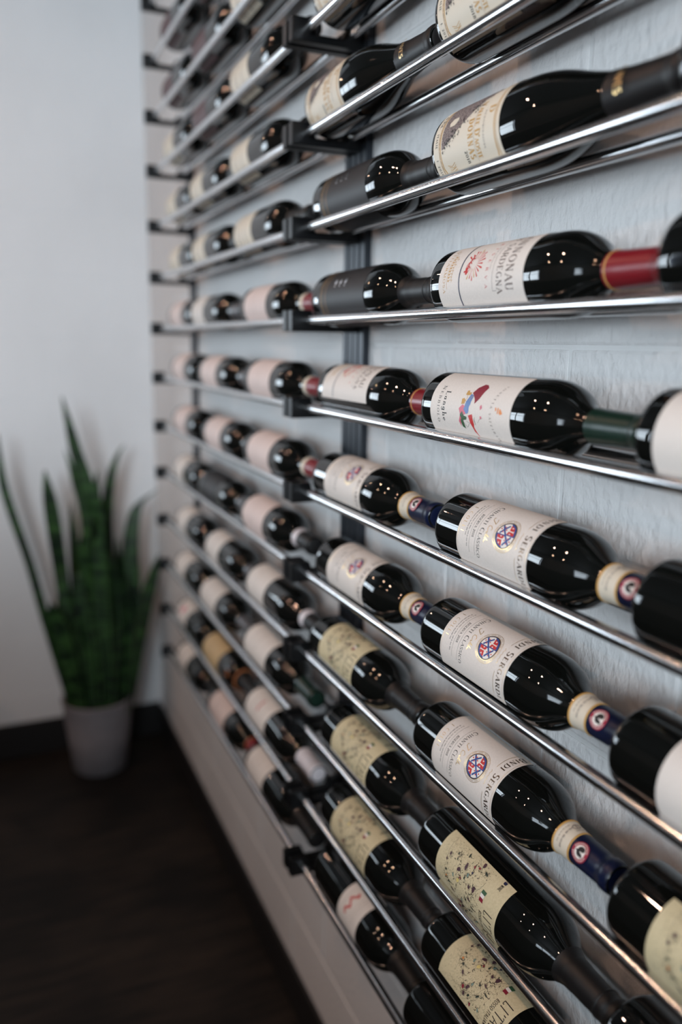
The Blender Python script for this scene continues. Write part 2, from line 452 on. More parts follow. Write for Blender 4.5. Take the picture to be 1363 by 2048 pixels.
# --- a small serif capital alphabet drawn with strokes; x, y in units of the letter height
def L_(x0, y0, x1, y1, t=1): return ('l', x0, y0, x1, y1, t)
def A_(cx, cy, rx, ry, a0, a1): return ('a', cx, cy, rx, ry, a0, a1)
GLY = {
 'A': (.72, [L_(.06, 0, .36, 1, 0), L_(.36, 1, .66, 0, 1), L_(.17, .34, .55, .34, 0)], [(.06, 0), (.66, 0)]),
 'B': (.66, [L_(.14, 0, .14, 1), L_(.14, 1, .34, 1, 0), L_(.14, .52, .36, .52, 0), L_(.14, 0, .36, 0, 0), A_(.33, .76, .2, .24, -90, 90), A_(.35, .26, .25, .26, -90, 90)], [(.14, 0), (.14, 1)]),
 'C': (.72, [A_(.40, .5, .32, .5, 50, 310)], []),
 'D': (.76, [L_(.14, 0, .14, 1), L_(.14, 1, .34, 1, 0), L_(.14, 0, .34, 0, 0), A_(.33, .5, .36, .5, -90, 90)], [(.14, 0), (.14, 1)]),
 'E': (.62, [L_(.14, 0, .14, 1), L_(.14, 1, .52, 1, 0), L_(.14, .52, .44, .52, 0), L_(.14, 0, .55, 0, 0), L_(.52, 1, .52, .86, 0), L_(.55, 0, .55, .15, 0)], [(.14, 0), (.14, 1)]),
 'F': (.58, [L_(.14, 0, .14, 1), L_(.14, 1, .52, 1, 0), L_(.14, .52, .44, .52, 0), L_(.52, 1, .52, .86, 0)], [(.14, 0), (.14, 1)]),
 'G': (.78, [A_(.40, .5, .32, .5, 50, 320), L_(.64, .1, .64, .42), L_(.5, .42, .74, .42, 0)], []),
 'H': (.78, [L_(.14, 0, .14, 1), L_(.62, 0, .62, 1), L_(.14, .52, .62, .52, 0)], [(.14, 0), (.14, 1), (.62, 0), (.62, 1)]),
 'I': (.32, [L_(.16, 0, .16, 1)], [(.16, 0), (.16, 1)]),
 'J': (.42, [L_(.26, .15, .26, 1), A_(.12, .12, .14, .14, -110, 10)], [(.26, 1)]),
 'L': (.58, [L_(.14, 0, .14, 1), L_(.14, 0, .52, 0, 0), L_(.52, 0, .52, .16, 0)], [(.14, 0), (.14, 1)]),
 'M': (.92, [L_(.12, 0, .12, 1, 0), L_(.12, 1, .46, 0, 1), L_(.46, 0, .78, 1, 0), L_(.78, 1, .78, 0, 1)], [(.12, 0), (.78, 0), (.12, 1), (.78, 1)]),
 'N': (.80, [L_(.14, 0, .14, 1, 0), L_(.14, 1, .64, 0, 1), L_(.64, 0, .64, 1, 0)], [(.14, 0), (.14, 1), (.64, 1)]),
 'O': (.80, [A_(.40, .5, .33, .5, 0, 360)], []),
 'R': (.70, [L_(.14, 0, .14, 1), L_(.14, 1, .36, 1, 0), L_(.14, .5, .36, .5, 0), A_(.35, .75, .21, .25, -90, 90), L_(.34, .5, .62, 0)], [(.14, 0), (.14, 1), (.62, 0)]),
 'S': (.58, [A_(.29, .75, .20, .25, 30, 270), A_(.29, .26, .21, .26, -150, 90)], []),
 'T': (.64, [L_(.32, 0, .32, 1), L_(.05, 1, .59, 1, 0), L_(.05, 1, .05, .86, 0), L_(.59, 1, .59, .86, 0)], [(.32, 0)]),
 'U': (.76, [L_(.14, .3, .14, 1), L_(.60, .3, .60, 1, 0), A_(.37, .3, .23, .3, 180, 360)], [(.14, 1), (.60, 1)]),
 'V': (.70, [L_(.06, 1, .34, 0, 1), L_(.34, 0, .62, 1, 0)], [(.06, 1), (.62, 1)]),
 'W': (.98, [L_(.06, 1, .28, 0, 1), L_(.28, 0, .48, 1, 0), L_(.48, 1, .70, 0, 1), L_(.70, 0, .90, 1, 0)], [(.06, 1), (.90, 1)]),
 'Y': (.68, [L_(.06, 1, .34, .48, 1), L_(.34, .48, .62, 1, 0), L_(.34, .48, .34, 0)], [(.34, 0), (.06, 1), (.62, 1)]),
 'a': (.50, [A_(.22, .22, .16, .22, 0, 360), L_(.38, 0, .38, .45)], []),
 'n': (.54, [L_(.12, 0, .12, .48), L_(.42, 0, .42, .3), A_(.27, .3, .15, .18, 0, 180)], [(.12, 0), (.42, 0)]),
 'g': (.50, [A_(.22, .24, .16, .22, 0, 360), L_(.38, -.2, .38, .46), A_(.22, -.2, .16, .14, 180, 360)], []),
 'h': (.54, [L_(.12, 0, .12, 1), L_(.42, 0, .42, .3), A_(.27, .3, .15, .18, 0, 180)], [(.12, 0), (.42, 0), (.12, 1)]),
 'e': (.48, [A_(.23, .24, .17, .24, 0, 310), L_(.07, .25, .40, .25, 0)], []),
 '0': (.60, [A_(.30, .5, .23, .5, 0, 360)], []),
 '1': (.40, [L_(.22, 0, .22, 1), L_(.22, 1, .08, .86, 0)], [(.22, 0)]),
 '2': (.58, [A_(.28, .73, .2, .27, -20, 170), L_(.46, .62, .08, 0, 1), L_(.08, .02, .52, .02, 1)], []),
 '5': (.58, [L_(.12, 1, .48, 1, 0), L_(.12, 1, .12, .55), A_(.26, .31, .22, .31, -140, 120)], []),
 '7': (.56, [L_(.08, 1, .50, 1, 1), L_(.50, 1, .22, 0, 1)], []),
 '8': (.60, [A_(.30, .76, .17, .24, 0, 360), A_(.30, .27, .22, .27, 0, 360)], []),
 ',': (.24, [L_(.12, .08, .08, -.14, 1)], []), "'": (.22, [L_(.12, 1, .10, .76, 1)], []), '&': (.7, [A_(.32, .76, .16, .24, 0, 360), A_(.3, .27, .24, .27, 0, 360), L_(.4, .4, .66, 0)], []),
 ' ': (.36, [], []),
}
def text(P, s, u, v, h, width=None, thick=.15, thin=.055, serif=True, gap=.06, lift=.0005, caps=None, align='c', arc=0.0):
    """s centred at u, base line v, letter height h; caps = relative height of letters after a capital"""
    seq = []; x = 0; first = True
    for ch in s:
        if ch == '^': first = True; continue
        k = 1.0
        if caps and not first and ch.isalpha() and ch.isupper(): k = caps
        if ch == ' ': first = True
        elif ch.isalpha(): first = False
        g = GLY.get(ch)
        if g is None: continue
        seq.append((x, k, g)); x += g[0] * k + gap
    total = x - gap
    sx = (width / total) if width else h
    u0 = u - total * sx / 2 if align == 'c' else (u if align == 'l' else u - total * sx)
    for x, k, g in seq:
        def T(px, py):
            uu = u0 + (x + px * k) * sx
            q = (uu - u) / max(1e-6, total * sx / 2) if align == 'c' else 0
            return (uu, v + py * k * h - arc * q * q)
        for st in g[1]:
            if st[0] == 'l':
                t = thick if st[5] else thin
                P.line(T(st[1], st[2]), T(st[3], st[4]), t * h * k, lift)
            else:
                _, cx, cy, rx, ry, a0, a1 = st; n = max(5, int(abs(a1 - a0) / 26)); pr = None
                for i in range(n + 1):
                    a = math.radians(a0 + (a1 - a0) * i / n)
                    p = T(cx + rx * math.cos(a), cy + ry * math.sin(a)); tt = thin + (thick - thin) * abs(math.cos(a)) ** 1.5
                    if pr: P.line(pr[0], p, pr[1] * h * k, lift, tt * h * k)
                    pr = (p, tt)
        if serif:
            for sxp, syp in g[2]:
                P.line(T(sxp - .13, syp), T(sxp + .13, syp), thin * h * k, lift)
def fine(P, u0, u1, v, h, lift=.0005, seed=1):
    """a line of print too small to read"""
    rnd = random.Random(seed); u = u0
    while u < u1:
        w_ = rnd.uniform(.0012, .0045)
        if u + w_ > u1: break
        x = u
        while x < u + w_:
            P.face([(x, v), (x + .0004, v), (x + .0004, v + h * rnd.choice((.6, .6, 1))), (x, v + h * rnd.choice((.6, .6, 1)))], lift); x += .00075
        u += w_ + .0012

RB = .038
DEG = PI / 180
def rooster(P, cx, cy, s, h):
    pts = [(-.05, -1.0), (.10, -.62), (.42, -.50), (.66, -.20), (.70, .12), (.62, .42), (.86, .56), (.60, .66), (.52, .90), (.36, .66), (.22, .62), (.24, .30), (.12, .02),
           (-.10, -.04), (-.22, .18), (-.12, .52), (-.28, .86), (-.66, .82), (-.90, .44), (-.88, -.06), (-.62, -.44), (-.22, -.58)]
    c = (-.05, -.2)
    n = len(pts); ci = P.pt(cx + c[0] * s, cy + c[1] * s, h)
    idx = [P.pt(cx + x * s, cy + y * s, h) for x, y in pts]
    for i in range(n): P.f.append((ci, idx[i], idx[(i + 1) % n]))

STYLES = {}
def style(name):
    def deco(fn): STYLES[name] = fn; return fn
    return deco
def label_dict(label, prints, label_mat, extra=None):
    """label: Print with the paper; prints: list of (name, Print, material)"""
    d = {'label': (label, label_mat), 'prints': prints, 'extra': extra or []}
    return d

@style('crest')
def _(R=RB, v0=.050, v1=.171, half=71):
    hw = half * DEG * R
    lab = Print(R); lab.patch(-hw, hw, v0, v1, .0003, 48, 3)
    ink, bz, gd, rd, bl, wh, nv = [Print(R) for _ in range(7)]
    t = v0
    text(gd, 'I COLLI', -.004, t + .006, .005, .030, thick=.12, serif=True, gap=.4)
    fine(ink, -.024, .018, t + .0155, .0016, seed=3); fine(ink, -.026, .028, t + .0195, .0016, seed=4)
    ink.line((-.03, t + .0245), (.03, t + .0245), .00025)
    text(ink, 'RISERVA 2018', 0, t + .0275, .0036, .026, thick=.14)
    ink.line((-.031, t + .0345), (.031, t + .0345), .00025)
    text(ink, 'CHIANTI CLASSICO', .001, t + .0385, .0062, .062, caps=.74, thick=.15)
    # script 'I Colli' in gold
    scr = [(-.0125, .0068), (-.0105, .0082), (-.0070, .0078), (-.0085, .0050), (-.0105, .0008), (-.0128, .0000), (-.0138, .0014)]
    gd.poly([(x, t + .0485 + y) for x, y in scr], .0007)
    scr = [(.0005, .0068), (-.0015, .0078), (-.004, .0045), (-.0035, .0010), (-.001, .0005), (.002, .0022), (.0035, .0032), (.0032, .0008), (.0048, .0016), (.0075, .0078), (.0062, .0010), (.008, .0018), (.0108, .0076), (.0092, .0008), (.0115, .0036), (.0118, .0008), (.014, .0018)]
    gd.poly([(x, t + .0480 + y) for x, y in scr], .0006)
    cx, cy = 0, t + .079
    gd.ring(cx, cy, .0172, .0182, .0004); gd.ring(cx, cy, .0138, .0148, .0009)
    for i in range(64):
        a = 2 * PI * i / 64
        if i % 5 == 4: continue
        gd.line((cx + .0150 * math.cos(a), cy + .0160 * math.sin(a)), (cx + .0163 * math.cos(a), cy + .0173 * math.sin(a)), .0006)
    wh.ellipse(cx, cy, .0128, .0138, .00045)
    nv.ring(cx, cy, .0131, .0141, .0009, .0006)
    # quarters: upper left and lower right red with a white cross, the others white with a blue saltire
    def quarter(a0, a1, P, h):
        n = 8; pts = [(cx, cy)] + [(cx + .0126 * math.cos(a0 + (a1 - a0) * i / n), cy + .0136 * math.sin(a0 + (a1 - a0) * i / n)) for i in range(n + 1)]
        P.blob(pts, h, 3)
    quarter(PI / 2, PI, bl, .00055); quarter(1.5 * PI, 2 * PI, bl, .00055)
    for sx, sy in ((-1, 1), (1, -1)):
        rd.blob([(cx + sx * x, cy + sy * y) for x, y in ((.0010, .0010), (.0010, .0118), (.0055, .0100), (.0092, .0072), (.0112, .0012))], .00065, 3)
        wh.line((cx + sx * .0048, cy + sy * .0015), (cx + sx * .0048, cy + sy * .0092), .0010, .00072)
        wh.line((cx + sx * .0018, cy + sy * .0052), (cx + sx * .0088, cy + sy * .0052), .0010, .00072)
        for e in ((.0048, .0092, 1, 0), (.0018, .0052, 0, 1), (.0088, .0052, 0, 1), (.0048, .0015, 1, 0)):
            wh.line((cx + sx * (e[0] - e[2] * .0012), cy + sy * (e[1] - e[3] * .0012)), (cx + sx * (e[0] + e[2] * .0012), cy + sy * (e[1] + e[3] * .0012)), .0007, .00072)
    for sx, sy in ((1, 1), (-1, -1)):
        bl.line((cx, cy), (cx + sx * .0088, cy + sy * .0094), .0020, .0006)
        bl.line((cx + sx * .0005, cy + sy * .0098), (cx + sx * .0102, cy + sy * .0004), .0020, .0006)
        for px, py in ((.0026, .0062), (.0075, .0058), (.0050, .0022), (.0050, .0098)):
            rd.ellipse(cx + sx * px, cy + sy * py, .0008, .0010, .0006, 8, 1)
    text(bz, 'BINDI SERGARDI', 0, t + .1075, .0085, .085, caps=.76, thick=.20, thin=.06, lift=.0005, gap=.12, arc=-.001)
    gd.line((-.041, t + .1030), (-.013, t + .1030), .0005); gd.line((.017, t + .1030), (.041, t + .1030), .0005)
    gd.poly([(-.008 + .0022 * i, t + .1010 + (.0014 if i % 2 else 0)) for i in range(9)], .0004)
    e = .0022
    gd.poly([(-hw + e, v0 + e), (hw - e, v0 + e), (hw - e, v1 - e), (-hw + e, v1 - e)], .0003, closed=True)
    return label_dict(lab, [('lettering', ink, M_INK), ('bronze_lettering', bz, M_BRONZE), ('gold_print', gd, M_GOLD),
                            ('crest_red', rd, M_RED), ('crest_blue', bl, M_BLUE), ('crest_white', wh, M_WHITE), ('crest_rim', nv, M_NAVY)], M_PAPER)

@style('painting')
def _(R=RB, v0=.026, v1=.173, half=66):
    hw = half * DEG * R
    lab = Print(R); lab.patch(-hw, hw, v0, v1, .0003, 48, 3)
    ink, br, orr, dr, lb, gr, pk, rd, oc = [Print(R) for _ in range(9)]
    t = v0
    text(ink, 'NEBBIOLO', 0, t + .015, .0052, .040, caps=.8, thick=.13, gap=.22)
    text(ink, 'Langhe', .002, t + .026, .0080, .032, thick=.13, gap=.18)
    text(br, 'JOSETTA SAFFIRIO', .002, t + .113, .0030, .056, thick=.14, gap=.5, arc=-.011)
    K = lambda pts: [((y - 470) / 5.9 * .001 * .72, t + .0785 + (x - 640) * .000146) for x, y in pts]
    dr.blob(K([(612, 350), (640, 300), (690, 258), (728, 262), (760, 290), (745, 330), (722, 395), (682, 440), (668, 400), (640, 372)]), .0005)
    lb.blob(K([(605, 360), (645, 372), (635, 430), (622, 520), (598, 530), (560, 492), (575, 430)]), .0006)
    for q in ([(540, 335), (560, 330), (575, 350), (600, 345), (598, 372), (560, 375), (540, 372)], [(515, 410), (540, 402), (560, 420), (560, 448), (520, 455)]):
        oc.blob(K(q), .0005, 2)
    oc.poly(K([(560, 372), (575, 400), (560, 420), (590, 440)]), .0004); oc.poly(K([(610, 420), (622, 390), (640, 372)]), .0005, .0007)
    pk.blob(K([(500, 490), (540, 455), (575, 470), (590, 530), (560, 540), (520, 560), (522, 640), (500, 600)]), .0005)
    gr.blob(K([(520, 540), (545, 510), (570, 545), (605, 552), (600, 575), (560, 582), (560, 620), (575, 655), (540, 640), (525, 600)]), .0006)
    rd.blob(K([(622, 540), (672, 525), (690, 600), (716, 715), (680, 670), (645, 600)]), .0005)
    gr.poly(K([(690, 560), (712, 610), (700, 570), (706, 545)]), .0004); pk.blob(K([(755, 455), (770, 440), (785, 465), (765, 485)]), .0005, 1); pk.blob(K([(770, 530), (790, 535), (785, 555), (770, 550)]), .0005, 1)
    br.poly(K([(560, 600), (600, 640), (640, 600), (600, 590)]), .0003); br.poly(K([(740, 590), (760, 560), (800, 545)]), .0003)
    for q in ([(935, 450), (945, 446), (955, 470), (940, 476)], [(962, 450), (975, 446), (978, 490), (964, 496)], [(985, 455), (1000, 458), (1025, 490), (1000, 500), (985, 490)]):
        orr.blob(K(q), .0005, 1)
    return label_dict(lab, [('lettering', ink, M_INK), ('arched_lettering', br, M_BROWN), ('painted_dark_red', dr, M_DRED), ('painted_blue', lb, M_LBLUE), ('painted_ochre', oc, M_OCHRE),
                            ('painted_pink', pk, M_PINKI), ('painted_green', gr, M_GREEN), ('painted_red', rd, M_RED), ('orange_mark', orr, M_ORANGE)], M_PAPER)

@style('sunburst')
def _(R=RB, v0=.024, v1=.171, half=69):
    hw = half * DEG * R
    lab = Print(R); lab.patch(-hw, hw, v0, v1, .0003, 48, 3)
    ink, rd, orr, gr, sil, gy = [Print(R) for _ in range(6)]
    t = v0
    text(orr, 'VITIARMOSA', .000, t + .009, .0052, .048, thick=.15, gap=.14, caps=.8)
    orr.line((-.022, t + .0165), (.020, t + .0165), .0004)
    rnd = random.Random(5)
    for i in range(9):   # little castle of thin strokes
        u = -.014 + i * .0032; hh = .005 + .004 * abs(math.sin(i * 1.7))
        orr.line((u, t + .018), (u, t + .018 + hh), .0005); orr.line((u, t + .018 + hh), (u + .0022, t + .018 + hh * .8), .0005)
        orr.blob([(u, t + .018), (u + .0016, t + .018), (u + .0016, t + .0205), (u, t + .0205)], .0005, 1)
    sil.line((-hw + .002, t + .0400), (hw - .002, t + .0400), .0017, .0006)
    # fan of rays
    cx, cy = -.002, t + .062
    for i in range(19):
        a = (-62 + 300 * i / 18) * DEG; P_ = orr if i in (2, 5, 14) else rd
        r0, r1 = .0050, (.0145 if i % 2 else .0165)
        da = .055
        P_.blob([(cx + r0 * math.cos(a - da * .4), cy + r0 * math.sin(a - da * .4)), (cx + r1 * math.cos(a - da), cy + r1 * math.sin(a - da)), (cx + r1 * 1.03 * math.cos(a), cy + r1 * 1.03 * math.sin(a)), (cx + r1 * math.cos(a + da), cy + r1 * math.sin(a + da)), (cx + r0 * math.cos(a + da * .4), cy + r0 * math.sin(a + da * .4))], .0005, 1)
    rd.ring(cx - .001, cy - .004, .005, .005, .0012, .0006, 14, PI * .9, PI * 1.9); rd.ring(cx + .003, cy - .008, .005, .004, .0010, .0006, 12, PI * .7, PI * 1.7)
    rd.line((cx - .010, cy - .006), (cx + .008, cy - .011), .0016, .0006); rd.blob([(cx + .004, cy - .013), (cx + .010, cy - .012), (cx + .009, cy - .008), (cx + .003, cy - .009)], .0006, 1)
    text(rd, 'RISERVA', -.001, t + .0865, .0036, .048, thick=.16, gap=.9)
    fine(gy, -.018, .010, t + .0925, .0014, seed=9)
    gy.poly([(-.034, t + .105), (-.034, t + .0985), (-.008, t + .0985), (-.006, t + .0975), (-.004, t + .0985), (.026, t + .0985), (.026, t + .105)], .0004)
    text(gr, 'DI SARDEGNA', -.003, t + .1055, .0085, .064, thick=.12, thin=.05, gap=.12)
    text(gr, 'CANNONAU', -.006, t + .120, .0110, .066, thick=.12, thin=.05, gap=.12)
    return label_dict(lab, [('lettering', gr, M_BROWN), ('red_print', rd, M_RED), ('orange_print', orr, M_OCHRE), ('silver_line', sil, M_NAVY), ('grey_print', gy, M_GREY)], M_PAPER)

@style('valley')
def _(R=.041, v0=.010, v1=.127, half=76):
    hw = half * DEG * R
    lab = Print(R); lab.patch(-hw, hw, v0, v1, .0003, 52, 3)
    tp, oc, ink, gy = [Print(R) for _ in range(4)]
    t = v0
    rows = [(.0165, .0165), (.0145, .021), (.0110, .030), (.0050, .040), (-.001, .050), (-.008, .062), (-.015, .072), (-.025, .085), (-.037, .100), (-.047, .111)]
    rnd = random.Random(2)
    for (ua, va), (ub, vb) in zip(rows, rows[1:]):
        n = 20
        for i in range(n):
            f0, f1 = i / n, (i + 1) / n
            E_ = -.0535
            j = rnd.uniform(-.0012, .0012)
            tp.face([(ua + (E_ - ua) * f0, t + va), (ua + (E_ - ua) * f1, t + va), (ub + (E_ - ub) * f1, t + vb), (ub + (E_ - ub) * f0 + (j if i == 0 else 0), t + vb)], .0006)
    for i in range(110):
        k = rnd.randrange(len(rows) - 1); u = rows[k][0] + rnd.uniform(-.010, .003); v = t + rows[k][1] + rnd.uniform(0, .012); s_ = rnd.uniform(.0006, .0016)
        (ink if i % 3 else tp).blob([(u - s_, v), (u, v + s_ * .7), (u + s_, v + .0002), (u, v - s_ * .7)], .0008, 1)
    lab.blob([(-.003, t + .028), (-.003, t + .037), (-.007, t + .042), (-.011, t + .040), (-.011, t + .031), (-.007, t + .026)], .0009, 2)
    for e, ww in ((.0052, .0008), (.0078, .0013)):
        c = .008
        u1, va, vb = hw - e - .004, v0 + e + .006, v1 - e
        pts = [(-hw + .01, va), (u1 - c, va), (u1 - c * .3, va + c * .3), (u1, va + c), (u1, vb - c), (u1 - c * .3, vb - c * .3), (u1 - c, vb), (-hw + .01, vb)]
        oc.poly(pts, ww)
    text(oc, 'VALLEE D\'AOSTE', .010, t + .0775, .0085, .052, caps=.72, thick=.2, thin=.07)
    gy.line((-.016, t + .0755), (.038, t + .0755), .0003)
    text(oc, 'DONNAS', .016, t + .0650, .0085, .036, thick=.2, thin=.07, gap=.3)
    text(ink, '2018', .031, t + .0575, .0042, .012, thick=.18, gap=.12)
    text(oc, 'D', -.004, t + .0975, .009, thick=.2); text(gy, 'DENOMINAZIONE', .012, t + .0905, .0026, .034, gap=.3)
    for i in range(7):
        oc.poly([(.032 + .0022 * i, t + .022 + .002 * math.sin(i)), (.034 + .0018 * i, t + .029 + .003 * math.sin(i * 2)), (.031 + .0022 * i, t + .036)], .0005)
    text(ink, '0,75L', -.014, t + .0045, .0048, .014, thick=.15); text(ink, 'ITALIE', .006, t + .0045, .0036, .014, gap=.3); text(ink, 'L 2018', .032, t + .0045, .0032, .016, gap=.3)
    fine(gy, -.02, .04, t + .0115, .0013, seed=6)
    return label_dict(lab, [('hillside_print', tp, M_TAUPE), ('gold_print', oc, M_OCHRE), ('lettering', ink, M_INK), ('grey_print', gy, M_GREY)], M_BEIGE)

@style('map')
def _(R=RB, v0=.048, v1=.167, half=61):
    hw = half * DEG * R
    lab = Print(R); lab.patch(-hw, hw, v0, v1, .0003, 44, 3)
    rnd = random.Random(12); pl, dg, rd, tl, ink, wh, yl, dt, fg = [Print(R) for _ in range(9)]
    t = v0
    SZ = .66
    spots = [(-.018, .020, .0038, .0022, pl, .2), (-.024, .030, .0025, .0018, dg, .6), (-.019, .033, .0025, .0016, dg, .3), (-.010, .018, .003, .002, pl, .8), (.000, .022, .0022, .0022, dg, 0), (.006, .024, .002, .002, M_ORANGE, 0),
             (.010, .030, .003, .002, dg, 1.0), (.016, .036, .0048, .0025, pl, .9), (-.002, .036, .0035, .0018, tl, .4), (-.012, .042, .0046, .0048, pl, .1), (-.001, .046, .0040, .0040, yl, 0), (-.006, .049, .002, .002, rd, 0),
             (-.020, .050, .0070, .0034, pl, .3), (-.031, .044, .0040, .0018, dg, .3), (-.010, .055, .0032, .0016, dg, .2), (-.015, .058, .0036, .002, tl, .1), (-.020, .062, .002, .002, M_NAVY, 0), (-.026, .060, .0030, .0018, rd, .5), (-.029, .066, .0022, .0030, rd, .1), (-.035, .068, .0050, .0034, pl, .6),
             (-.030, .078, .0060, .0016, dg, 1.2), (.022, .052, .0050, .0030, pl, -.5), (.028, .058, .0040, .0020, dg, -.9), (.026, .046, .0034, .0034, rd, .3), (.016, .056, .003, .002, tl, 0), (.031, .050, .0040, .0026, pl, .4), (.010, .064, .0030, .0018, dg, .9), (.006, .070, .0044, .0016, pl, 1.2),
             (.020, .070, .0040, .0014, dg, -.6), (.034, .064, .0030, .0020, rd, .2), (.012, .078, .0045, .0014, dg, 1.4), (-.006, .066, .0040, .0020, pl, .8), (.030, .078, .0036, .0016, tl, .5), (-.008, .074, .0050, .0044, pl, .2)]
    oo = Print(R)
    for u, v, a, b, P_, rot in spots:
        if not isinstance(P_, Print): P_ = oo if P_ is M_ORANGE else dt
        n = 9; pts = []
        for i in range(n):
            q = 2 * PI * i / n; k = rnd.uniform(.72, 1.15); x, y = a * SZ * k * math.cos(q), b * SZ * k * math.sin(q)
            pts.append((u + x * math.cos(rot) - y * math.sin(rot), t + v + x * math.sin(rot) + y * math.cos(rot)))
        P_.blob(pts, .0006, 1)
        if rnd.random() < .7:
            ink.poly([(p[0] + (p[0] - u) * .35, p[1] + (p[1] - t - v) * .35) for p in pts], .00018, .00055)
    for i in range(260):
        c_ = spots[rnd.randrange(len(spots))]
        u = c_[0] + rnd.gauss(0, .0042); v = t + c_[1] + rnd.gauss(0, .0036)
        if abs(u) > .037 or not (t + .010 < v < t + .086): continue
        a = rnd.uniform(0, PI); l_ = rnd.uniform(.0006, .0024)
        P_ = (ink, ink, pl, dg)[rnd.randrange(4)]
        P_.poly([(u, v), (u + l_ * math.cos(a), v + l_ * math.sin(a)), (u + l_ * 1.5 * math.cos(a + .6), v + l_ * 1.5 * math.sin(a + .6))], rnd.uniform(.00025, .0007), .00058)
    # stippled sea and wobbling coast lines
    for i in range(1500):
        u = rnd.uniform(-.037, .037); v = t + rnd.uniform(.008, .088)
        if rnd.random() > .35 + .65 * math.sin((u * 90 + v * 60)) ** 2: continue
        s_ = .00022; ink.face([(u - s_, v - s_), (u + s_, v - s_), (u + s_, v + s_), (u - s_, v + s_)], .00045)
    def coast(u, v, du, dv, n):
        pts = [(u, v)]
        for i in range(n):
            u += du / n + rnd.uniform(-.0014, .0014); v += dv / n + rnd.uniform(-.0014, .0014); pts.append((u, v))
        ink.poly(pts, .00022, .00045)
    coast(.038, t + .060, -.060, .022, 34); coast(-.026, t + .080, -.010, -.020, 16); coast(-.036, t + .012, .05, .01, 26); coast(-.03, t + .03, .02, .02, 18); coast(.0, t + .085, .03, -.02, 22); coast(.03, t + .02, -.01, .05, 24)
    # flag
    fu, fv = -.017, t + .0870
    for k, P_ in ((0, dg if False else None), (1, wh), (2, rd)):
        P_ = P_ or tl
        x = fu + .0042 * k
    fg.blob([(fu, fv), (fu + .0040, fv - .0008), (fu + .0044, fv + .0062), (fu + .0004, fv + .0070)], .0007, 1)
    wh.blob([(fu + .0040, fv - .0008), (fu + .0080, fv - .0004), (fu + .0082, fv + .0058), (fu + .0044, fv + .0062)], .0007, 1)
    rd.blob([(fu + .0080, fv - .0004), (fu + .0122, fv), (fu + .0122, fv + .0066), (fu + .0082, fv + .0058)], .0007, 1)
    text(ink, "LI'TALY", -.002, t + .0985, .0145, .042, thick=.075, thin=.06, serif=False, align='l', gap=.12)
    text(ink, 'ROSSO ITALIANO', .004, t + .0900, .0052, .034, thick=.12, thin=.10, serif=False, align='l', gap=.14)
    text(ink, 'RED WINE', -.034, t + .1010, .0042, .014, thick=.13, thin=.10, serif=False, gap=.12)
    dt.ellipse(-.0375, t + .1030, .0016, .0024, .0006, 10, 1)
    return label_dict(lab, [('lettering', ink, M_INK), ('plum_print', pl, M_PLUM), ('dark_green_print', dg, M_DGREEN), ('red_print', rd, M_DRED), ('teal_print', tl, M_TEAL),
                            ('yellow_print', yl, M_YEL), ('white_print', wh, M_WHITE), ('navy_print', dt, M_NAVY), ('orange_print', oo, M_ORANGE), ('flag_green', fg, M_GREEN)], M_MAP)

@style('script')
def _(R=RB, v0=.104, v1=.168, half=66):
    hw = half * DEG * R
    lab = Print(R); lab.patch(-hw, hw, v0, v1, .0003, 44, 2)
    rd, gy = Print(R), Print(R); t = v0
    for k in range(2):
        pts = []
        for i in range(40):
            u = -.018 + .036 * i / 39; pts.append((u, t + .024 + k * .0012 + .0035 * math.sin(i * 1.9) + .004 * math.sin(i * .33)))
        rd.poly(pts, .0012)
    fine(gy, -.022, .022, t + .046, .002, seed=2); fine(gy, -.018, .018, t + .040, .0016, seed=5); fine(gy, -.014, .014, t + .012, .0016, seed=8)
    gy.line((-.02, t + .052), (.02, t + .052), .0003)
    return label_dict(lab, [('red_script', rd, M_RED), ('grey_print', gy, M_GREY)], M_PAPER)

@style('black')
def _(R=RB, v0=.030, v1=.180, half=179):
    hw = half * DEG * R
    lab = Print(R); lab.patch(-hw, hw, v0, v1, .0003, 72, 2)
    gd, si = Print(R), Print(R)
    for v in (.040, .044, .056): gd.line((-hw, v), (hw, v), .0008)
    for i, v in enumerate((.084, .100, .116)):
        si.blob([(-.004, v - .003), (.000, v - .004), (.004, v - .001), (.003, v + .003), (-.001, v + .004), (-.004, v + .002)], .0005, 2)
        si.line((.006, v - .002), (.006, v + .003), .0012)
    return label_dict(lab, [('gold_rings', gd, M_OCHRE), ('silver_mark', si, M_SILVER)], M_CHAR)

